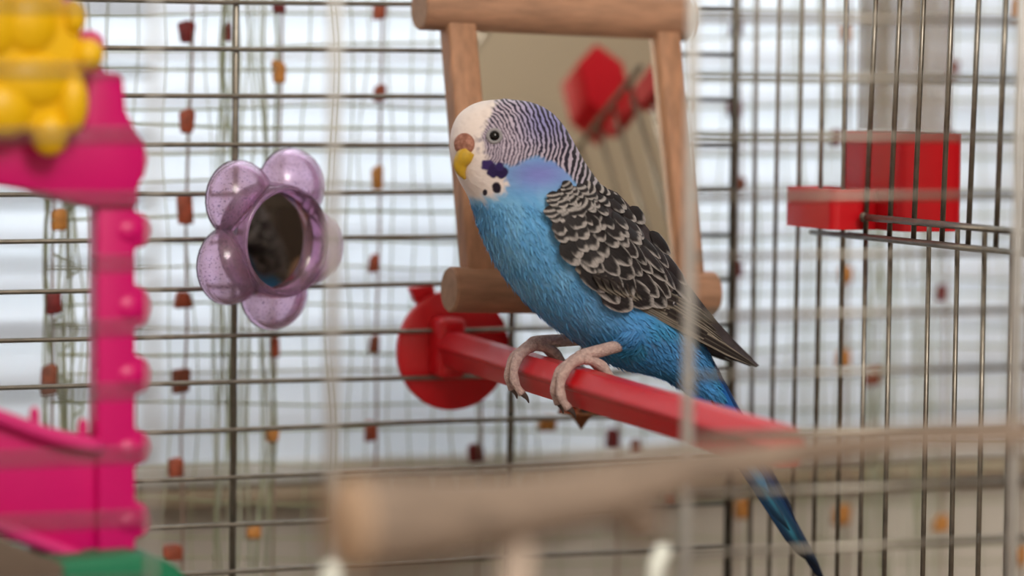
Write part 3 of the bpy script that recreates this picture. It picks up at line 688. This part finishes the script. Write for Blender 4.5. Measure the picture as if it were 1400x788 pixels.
obj('upper_beak', mesh_from(*tube(bk, br, 18)), mat('beak_horn', (214, 172, 40), .42, var=.2, rgb2=(190, 156, 62), scale=500, sss=.1), bird)
bk2 = spline([face(646, 230, -.0024), face(641, 236, -.0022), face(639, 241, -.0018)], 8)
obj('lower_beak', mesh_from(*tube(bk2, np.linspace(.0018, .0008, 8), 14)), MATS['beak_horn'], bird)

# ---- wings
LOW = spline([(750, 266), (753, 300), (772, 340), (808, 384), (862, 426), (940, 464), (1034, 503)], 60)
UPP = spline([(792, 226), (842, 262), (884, 310), (914, 350), (946, 396), (988, 448), (1038, 500)], 60)
NSg, NT = 60, 24
gx = LOW[:, None] * (1 - np.linspace(0, 1, NT))[None, :, None] + UPP[:, None] * np.linspace(0, 1, NT)[None, :, None]
wout = np.interp(np.linspace(0, 1, NSg), [0, .2, .4, .6, .75, .9, 1], [.0165, .0205, .0212, .0185, .0135, .0075, .003])
tt = np.linspace(0, 1, NT); fall = 1 - .62 * sst(.35, 1.0, tt) ** 1.2
Wg = wout[:, None] * fall[None, :]
for i in range(NSg):
    for j in range(NT):
        h, _n = hit(*gx[i, j])
        if h is not None: Wg[i, j] = max(Wg[i, j], YB - h[1] + .0013)
for _ in range(6):
    P = np.pad(Wg, 1, mode='edge'); Wn = (P[:-2, 1:-1] + P[2:, 1:-1] + P[1:-1, :-2] + P[1:-1, 2:] + P[1:-1, 1:-1] * 2) / 6; Wg = np.maximum(Wn, Wg * .985)
def wing_pt(s, t, lift=0.):
    s = np.clip(s, 0, 1) * (NSg - 1); t = np.clip(t, 0, 1) * (NT - 1)
    i, j = min(int(s), NSg - 2), min(int(t), NT - 2); a, b_ = s - i, t - j
    L4 = lambda G: (G[i, j] * (1 - a) + G[i + 1, j] * a) * (1 - b_) + (G[i, j + 1] * (1 - a) + G[i + 1, j + 1] * a) * b_
    x, y = L4(gx); return on_y(x, y, YB - L4(Wg) - lift)
# feather meshes: unit length along +x, width along y, dome along z
def S1(a, b, x): return float(sst(a, b, np.array([float(x)]))[0])
def feather_mesh(kind, nx=17, ny=11, seed=0):
    r_ = np.random.default_rng(100 + seed); vs, cs = [], []
    dark_ = LIN((34, 30, 32)) * r_.uniform(.8, 1.5); pale_ = LIN((198, 192, 190)) * r_.uniform(.6, 1.05); asym = r_.uniform(-.1, .3); jag = r_.uniform(0, 6)
    for i in range(nx):
        u = i / (nx - 1)
        if kind == 'flight': wl = min(1, (u / .06) ** .5) * (1 - .5 * u) * min(1, (max(1 - u, 0) / .20) ** .6)
        else: wl = min(1, (u / .30) ** .6) * (max(1 - ((u - .45) / .56) ** 2, 0) ** .62 if u > .45 else 1)
        wl = max(wl, .03)
        for j in range(ny):
            v = (j / (ny - 1) * 2 - 1)
            vs.append((u, .5 * wl * v, .10 * (1 - v * v) * wl * (.16 if kind == 'flight' else .8)))
            if kind == 'flight':
                e = S1(.66, .92, abs(v)) * .8 * S1(0, .1, u); e = max(e, S1(.05, .0, abs(v - .02)) * .22)
                base = LIN((46, 40, 40)) * (1 - e) + LIN((172, 162, 148)) * e
            else:
                w_ = .09; bend = .10 * v * v
                d = min(wl * (1 - abs(v)) * (1.0 + 2.2 * asym * np.sign(v)), (1 - u) * 1.1) + .06 * math.sin(9 * u + jag + 5 * v)
                if kind == 'edge': e = S1(w_ + .10, w_ - .06, d) * S1(.25, .5, u)
                elif kind == 'covert': e = max(S1(.72, .88, u + bend + .05 * math.sin(5 * v + jag)), S1(.16, .02, d) * .55 * S1(.3, .5, u))
                else: e = max(S1(.76, .88, u + bend), S1(.13, .05, abs(u - .46 + bend)) * .9)
                base = dark_ * (1 - e) + pale_ * e
            cs.append(base)
    q = [(i * ny + j, (i + 1) * ny + j, (i + 1) * ny + j + 1, i * ny + j + 1) for i in range(nx - 1) for j in range(ny - 1)]
    return quick_mesh(vs, q, np.array(cs))
feather_m = attr_mat('wing_feather', .62, bump=.0, spec=.25)
nt = feather_m.node_tree; tc = nt.nodes.new('ShaderNodeTexCoord'); mp = nt.nodes.new('ShaderNodeMapping'); mp.inputs['Scale'].default_value = (3, 16, 3)
nz = nt.nodes.new('ShaderNodeTexNoise'); nz.inputs['Scale'].default_value = 1.6; rp = nt.nodes.new('ShaderNodeMapRange'); rp.inputs[1].default_value = .3; rp.inputs[2].default_value = .7; rp.inputs[3].default_value = .45; rp.inputs[4].default_value = 1.25
mu = nt.nodes.new('ShaderNodeVectorMath'); mu.operation = 'SCALE'; oi = nt.nodes.new('ShaderNodeObjectInfo'); ad = nt.nodes.new('ShaderNodeVectorMath')
nt.links.new(tc.outputs['Object'], mp.inputs[0]); nt.links.new(mp.outputs[0], ad.inputs[0]); nt.links.new(oi.outputs['Location'], ad.inputs[1]); nt.links.new(ad.outputs[0], nz.inputs['Vector'])
nt.links.new(nz.outputs['Fac'], rp.inputs[0]); nt.links.new(rp.outputs[0], mu.inputs['Scale'])
at_ = [n for n in nt.nodes if n.type == 'ATTRIBUTE'][0]; nt.links.new(at_.outputs['Color'], mu.inputs[0]); nt.links.new(mu.outputs[0], nt.nodes['Principled BSDF'].inputs['Base Color'])
FM = {k: [feather_mesh(k, 21 if k == 'flight' else 17, 11, q_) for q_ in range(5)] for k in ('covert', 'bar', 'edge', 'flight')}
for l_ in FM.values():
    for me in l_: me.materials.append(feather_m)
shell_m = mat('wing_down', (70, 62, 66), .8, var=.2, scale=400)
def grid_faces(a, b): return [(i * b + j, (i + 1) * b + j, (i + 1) * b + j + 1, i * b + j + 1) for i in range(a - 1) for j in range(b - 1)]
shell = np.array([[wing_pt(.05 + .95 * i / 39, min(j / 15, .55 + 4 * i / 39), -.0004 - .0010 * S1(.4, .6, i / 39)) for j in range(16)] for i in range(40)]).reshape(-1, 3)
wing = obj('wing', mesh_from(shell, grid_faces(40, 16)), shell_m, bird)
wing_r = obj('wing', mesh_from(mirror_y(shell), grid_faces(40, 16)), shell_m, bird)
def put_feather(kind, a, b, width, nrm, zf=1.0, roll=0.):
    ex = b - a; Lf = np.linalg.norm(ex); ex /= Lf; nz = nrm - ex * (nrm @ ex); nz /= np.linalg.norm(nz); ey = np.cross(nz, ex)
    if roll: ey, nz = math.cos(roll) * ey + math.sin(roll) * nz, -math.sin(roll) * ey + math.cos(roll) * nz
    fme = FM[kind][rng.integers(5)]
    for flip in (0, 1):
        M = Matrix(((ex[0] * Lf, ey[0] * width, nz[0] * width * zf, a[0]), (ex[1] * Lf, ey[1] * width, nz[1] * width * zf, a[1]), (ex[2] * Lf, ey[2] * width, nz[2] * width * zf, a[2]), (0, 0, 0, 1)))
        if flip: M = Matrix(((1, 0, 0, 0), (0, -1, 0, 2 * YB), (0, 0, 1, 0), (0, 0, 0, 1))) @ M
        o = bpy.data.objects.new('feather', fme); COL.objects.link(o); par = wing_r if flip else wing
        o.parent = par; o.matrix_parent_inverse = Matrix.Identity(4)
        o.matrix_basis = Matrix.Translation(-Vector(parent_world(par))) @ M
PXM = 1.085 / F_PX
def wing_feather(kind, s, t, L_px, W_px, ds, dt, l0, l1, zf=1.):
    a = wing_pt(s, t, l0); tgt = wing_pt(min(s + ds, 1), np.clip(t + dt, 0, 1), l0); d = tgt - a; d /= np.linalg.norm(d)
    p1 = wing_pt(s + .02, t, 0) - wing_pt(s - .02, t, 0); p2 = wing_pt(s, min(t + .1, 1), 0) - wing_pt(s, max(t - .1, 0), 0)
    n_ = np.cross(p1, p2); n_ /= np.linalg.norm(n_); n_ = n_ if n_[1] < 0 else -n_
    b_ = a + d * L_px * PXM + n_ * (l1 - l0); put_feather(kind, a, b_, W_px * PXM, n_, zf)
# flight feathers: long, from mid wing to the tip, nested under the coverts
for k in range(8):
    f = k / 7
    s0, t0 = .50 + .02 * k, .10 + .085 * k
    tip = wing_pt(1.0 - .045 * k if k < 3 else .90 - .030 * (k - 3), min(.30 + .10 * k, .92), .0050 - .0005 * k)
    a = wing_pt(s0 - .02, t0 * .7, .0022 - .0002 * k); p = wing_pt(.7, .5, 0)
    n_ = np.cross(wing_pt(.72, .5) - wing_pt(.66, .5), wing_pt(.7, .7) - wing_pt(.7, .3)); n_ /= np.linalg.norm(n_); n_ = n_ if n_[1] < 0 else -n_
    put_feather('flight', a, tip, 27 * PXM, n_, .6)
for k in range(7):                                        # secondaries
    t0 = .06 + .13 * k; s0 = .40 + .005 * k
    wing_feather('flight', s0, t0, 92 - 4 * k, 30, .25, .02, .0006, .0013, .6)
# covert rows, shoulder on top
rows = [(.53, 5, 64, 30, 'edge'), (.47, 7, 58, 28, 'edge'), (.41, 8, 50, 26, 'edge'), (.355, 8, 42, 25, 'edge'), (.305, 8, 36, 25, 'covert'), (.26, 8, 32, 24, 'covert'), (.22, 8, 29, 23, 'covert'),
        (.18, 8, 27, 21, 'covert'), (.145, 8, 25, 20, 'bar'), (.11, 8, 23, 19, 'bar'), (.08, 7, 21, 19, 'bar'), (.05, 7, 20, 18, 'bar'), (.025, 6, 18, 17, 'bar'), (.0, 6, 17, 16, 'bar')]
for r_, (s0, n_f, Lp, Wp, kind) in enumerate(rows):
    for k in range(n_f):
        t0 = (k + .5 * (r_ % 2) + .25) / n_f
        if t0 > .99 or (s0 < .12 and t0 > .55 + 3 * s0): continue
        wing_feather(kind, max(s0 + rng.normal(0, .010), 0), t0 + rng.normal(0, .02), Lp * rng.uniform(.85, 1.2), Wp * rng.uniform(.9, 1.25), .16, rng.normal(-.01, .06), .0002, .0010 + .0004 * (Lp / 40), .8 if kind != 'bar' else .35)
# ---- tail
tail_m = attr_mat('tail_feather', .5, spec=.3)
def tail_feather(base, tip, w0, w1, yoff, c_a, c_b, c_mid, name='tail_feather', flare=.0):
    nx, ny = 26, 7; vs, cs = [], []
    a, b_ = bp(*base), bp(*tip); d = b_ - a; L_ = np.linalg.norm(d); d /= L_; side = np.cross(d, V(0, 1, 0)); side /= np.linalg.norm(side)
    for i in range(nx):
        u = i / (nx - 1); w = (w0 * (1 - u) + w1 * u) * PXM * min(1, ((1 - u) / .10 + .03) ** .6)
        for j in range(ny):
            v = j / (ny - 1) * 2 - 1
            vs.append(a + d * L_ * u + side * (.5 * w * v) + V(0, yoff * (1 - .3 * u) - .0011 * (1 - v * v), -.004 * math.sin(u * math.pi) * flare))
            c = LIN(c_a) * (1 - u) + LIN(c_b) * u; m_ = max(0, 1 - abs(v - .15) / .55) * sst(.1, .35, np.array([u]))[0] * sst(.98, .80, np.array([u]))[0]
            cs.append(c * (1 - m_) + LIN(c_mid) * m_ if c_mid else c)
    vs += [p + V(0, .0006, 0) for p in vs]; n0 = nx * ny
    q = grid_faces(nx, ny); q += [tuple(n0 + k for k in f[::-1]) for f in q]
    me = quick_mesh(vs, q, np.array(cs + cs)); return obj(name, me, tail_m, bird)
for yo in (0,):
    tail_feather((948, 470), (1130, 800), 22, 15, .0010, (40, 92, 160), (12, 16, 24), None)
    tail_feather((936, 482), (1117, 778), 22, 16, .0000, (44, 108, 176), (14, 20, 30), (34, 70, 96))
    tail_feather((925, 490), (1100, 764), 26, 20, -.0012, (50, 118, 184), (20, 24, 32), (64, 150, 176))
    tail_feather((962, 480), (1090, 715), 20, 14, .0018, (30, 70, 130), (18, 24, 38), None)
    tail_feather((918, 492), (1075, 724), 20, 15, -.0020, (56, 128, 190), (24, 40, 56), (60, 130, 156))
    tail_feather((915, 494), (1046, 672), 22, 18, -.0026, (56, 130, 196), (60, 130, 176), (110, 176, 196))
    tail_feather((930, 470), (1004, 585), 44, 22, -.0034, (38, 110, 190), (34, 100, 180), None, 'tail_covert')
    tail_feather((915, 480), (978, 570), 44, 26, -.0040, (44, 120, 200), (40, 112, 190), None, 'tail_covert')
    tail_feather((905, 470), (960, 545), 52, 34, -.0052, (46, 120, 200), (40, 112, 192), None, 'tail_covert')
    tail_feather((937, 500), (1002, 612), 5, 3, -.0046, (28, 30, 42), (28, 30, 42), None, 'tail_covert')
# ---- legs
skin = mat('leg_skin', (210, 184, 178), .7, var=.25, rgb2=(176, 148, 144), scale=900, bump=1.0, bscale=1800)
claw_m = mat('claw', (92, 78, 74), .4)
def perch_c(t): return A + ax * ((t - .006) / -ax[1])
def leg(t, ankle, hipxy):
    c = perch_c(t)
    def w(a_deg, r_, dy): a = math.radians(a_deg); return c + V(-math.sin(a) * r_, dy, math.cos(a) * r_)    # angle from the top, positive towards the bird's front
    foot = w(4, .0090, 0); anb = on_y(*ankle, -t); hip = on_y(*hipxy, YB + (-t - YB) * .35)
    parts = [tube(spline([hip, anb, foot + V(.001, 0, .0006), foot + V(-.0012, 0, -.0006)], 18), np.interp(np.linspace(0, 1, 18), [0, .3, .8, 1], [.0024, .0019, .0021, .0018]), 12)]
    toes = [([4, 28, 58, 88, 112, 134], -.0004, -.0034), ([4, 28, 56, 84, 106, 124], .0004, .0022), ([4, -24, -52, -80, -100], -.0002, -.0030), ([4, -24, -52, -80, -98], .0002, .0030)]
    ends = []
    for angs, y0, y1 in toes:
        n = len(angs); pts = [w(a_, .0084 if 0 < k else .0090, y0 + (y1 - y0) * k / (n - 1)) for k, a_ in enumerate(angs)]
        sp = spline(pts, 22); rr = np.interp(np.linspace(0, 1, 22), [0, .5, 1], [.0018, .0015, .0012]) * (1 + .10 * np.sin(np.linspace(0, 20, 22)))
        parts.append(tube(sp, rr, 10)); ends.append((angs[-1], y1, 1 if angs[-1] > 0 else -1))
    parts.append(ellipsoid(w(4, .0088, 0), (.0026, .0022, .0018), 14, 10))
    bm = join(*parts); me = mesh_from(*bm)
    o = obj('leg', me, skin, bird)
    for a_, y1, sg in ends:
        cp = spline([w(a_ - 6 * sg, .0084, y1), w(a_ + 8 * sg, .0082, y1), w(a_ + 16 * sg, .0086, y1), w(a_ + 22 * sg, .0094, y1)], 8)
        obj('claw', mesh_from(*tube(cp, np.linspace(.0011, .0002, 8), 8)), claw_m, o)
def thigh_tuft(x, y, n):
    vs, q = [], []
    for k in range(n):
        px_, py_ = x + rng.uniform(-4, 22), y + rng.uniform(-13, 13)
        h, n_ = hit(px_, py_)
        if h is None: continue
        n_ = n_ if n_ @ (CAM - h) > 0 else -n_
        d = V(-.75, rng.normal(0, .15), -.62 + rng.normal(0, .18)); d -= n_ * (d @ n_); d /= np.linalg.norm(d); w_ = np.cross(n_, d) * .00038; L1 = rng.uniform(.0022, .0042)
        m0 = len(vs); vs += [h - w_, h + w_, h + d * L1 * .6 + w_ * .8 + n_ * .0014, h + d * L1 + n_ * .0019, h + d * L1 * .6 - w_ * .8 + n_ * .0014]; q.append([m0, m0 + 1, m0 + 2, m0 + 3, m0 + 4])
    vs = np.array(vs); tag(obj('thigh_feathers', quick_mesh(vs, q, np.repeat(plumage(proj(flank(vs[::5]))) * rng.uniform(.7, 1.0, (len(q), 1)), 5, 0)), bpy.data.materials['barbs'], bird), kind='stuff')
leg(.106, (842, 474), (868, 466))
thigh_tuft(856, 466, 200)
leg(.072, (792, 464), (826, 460))
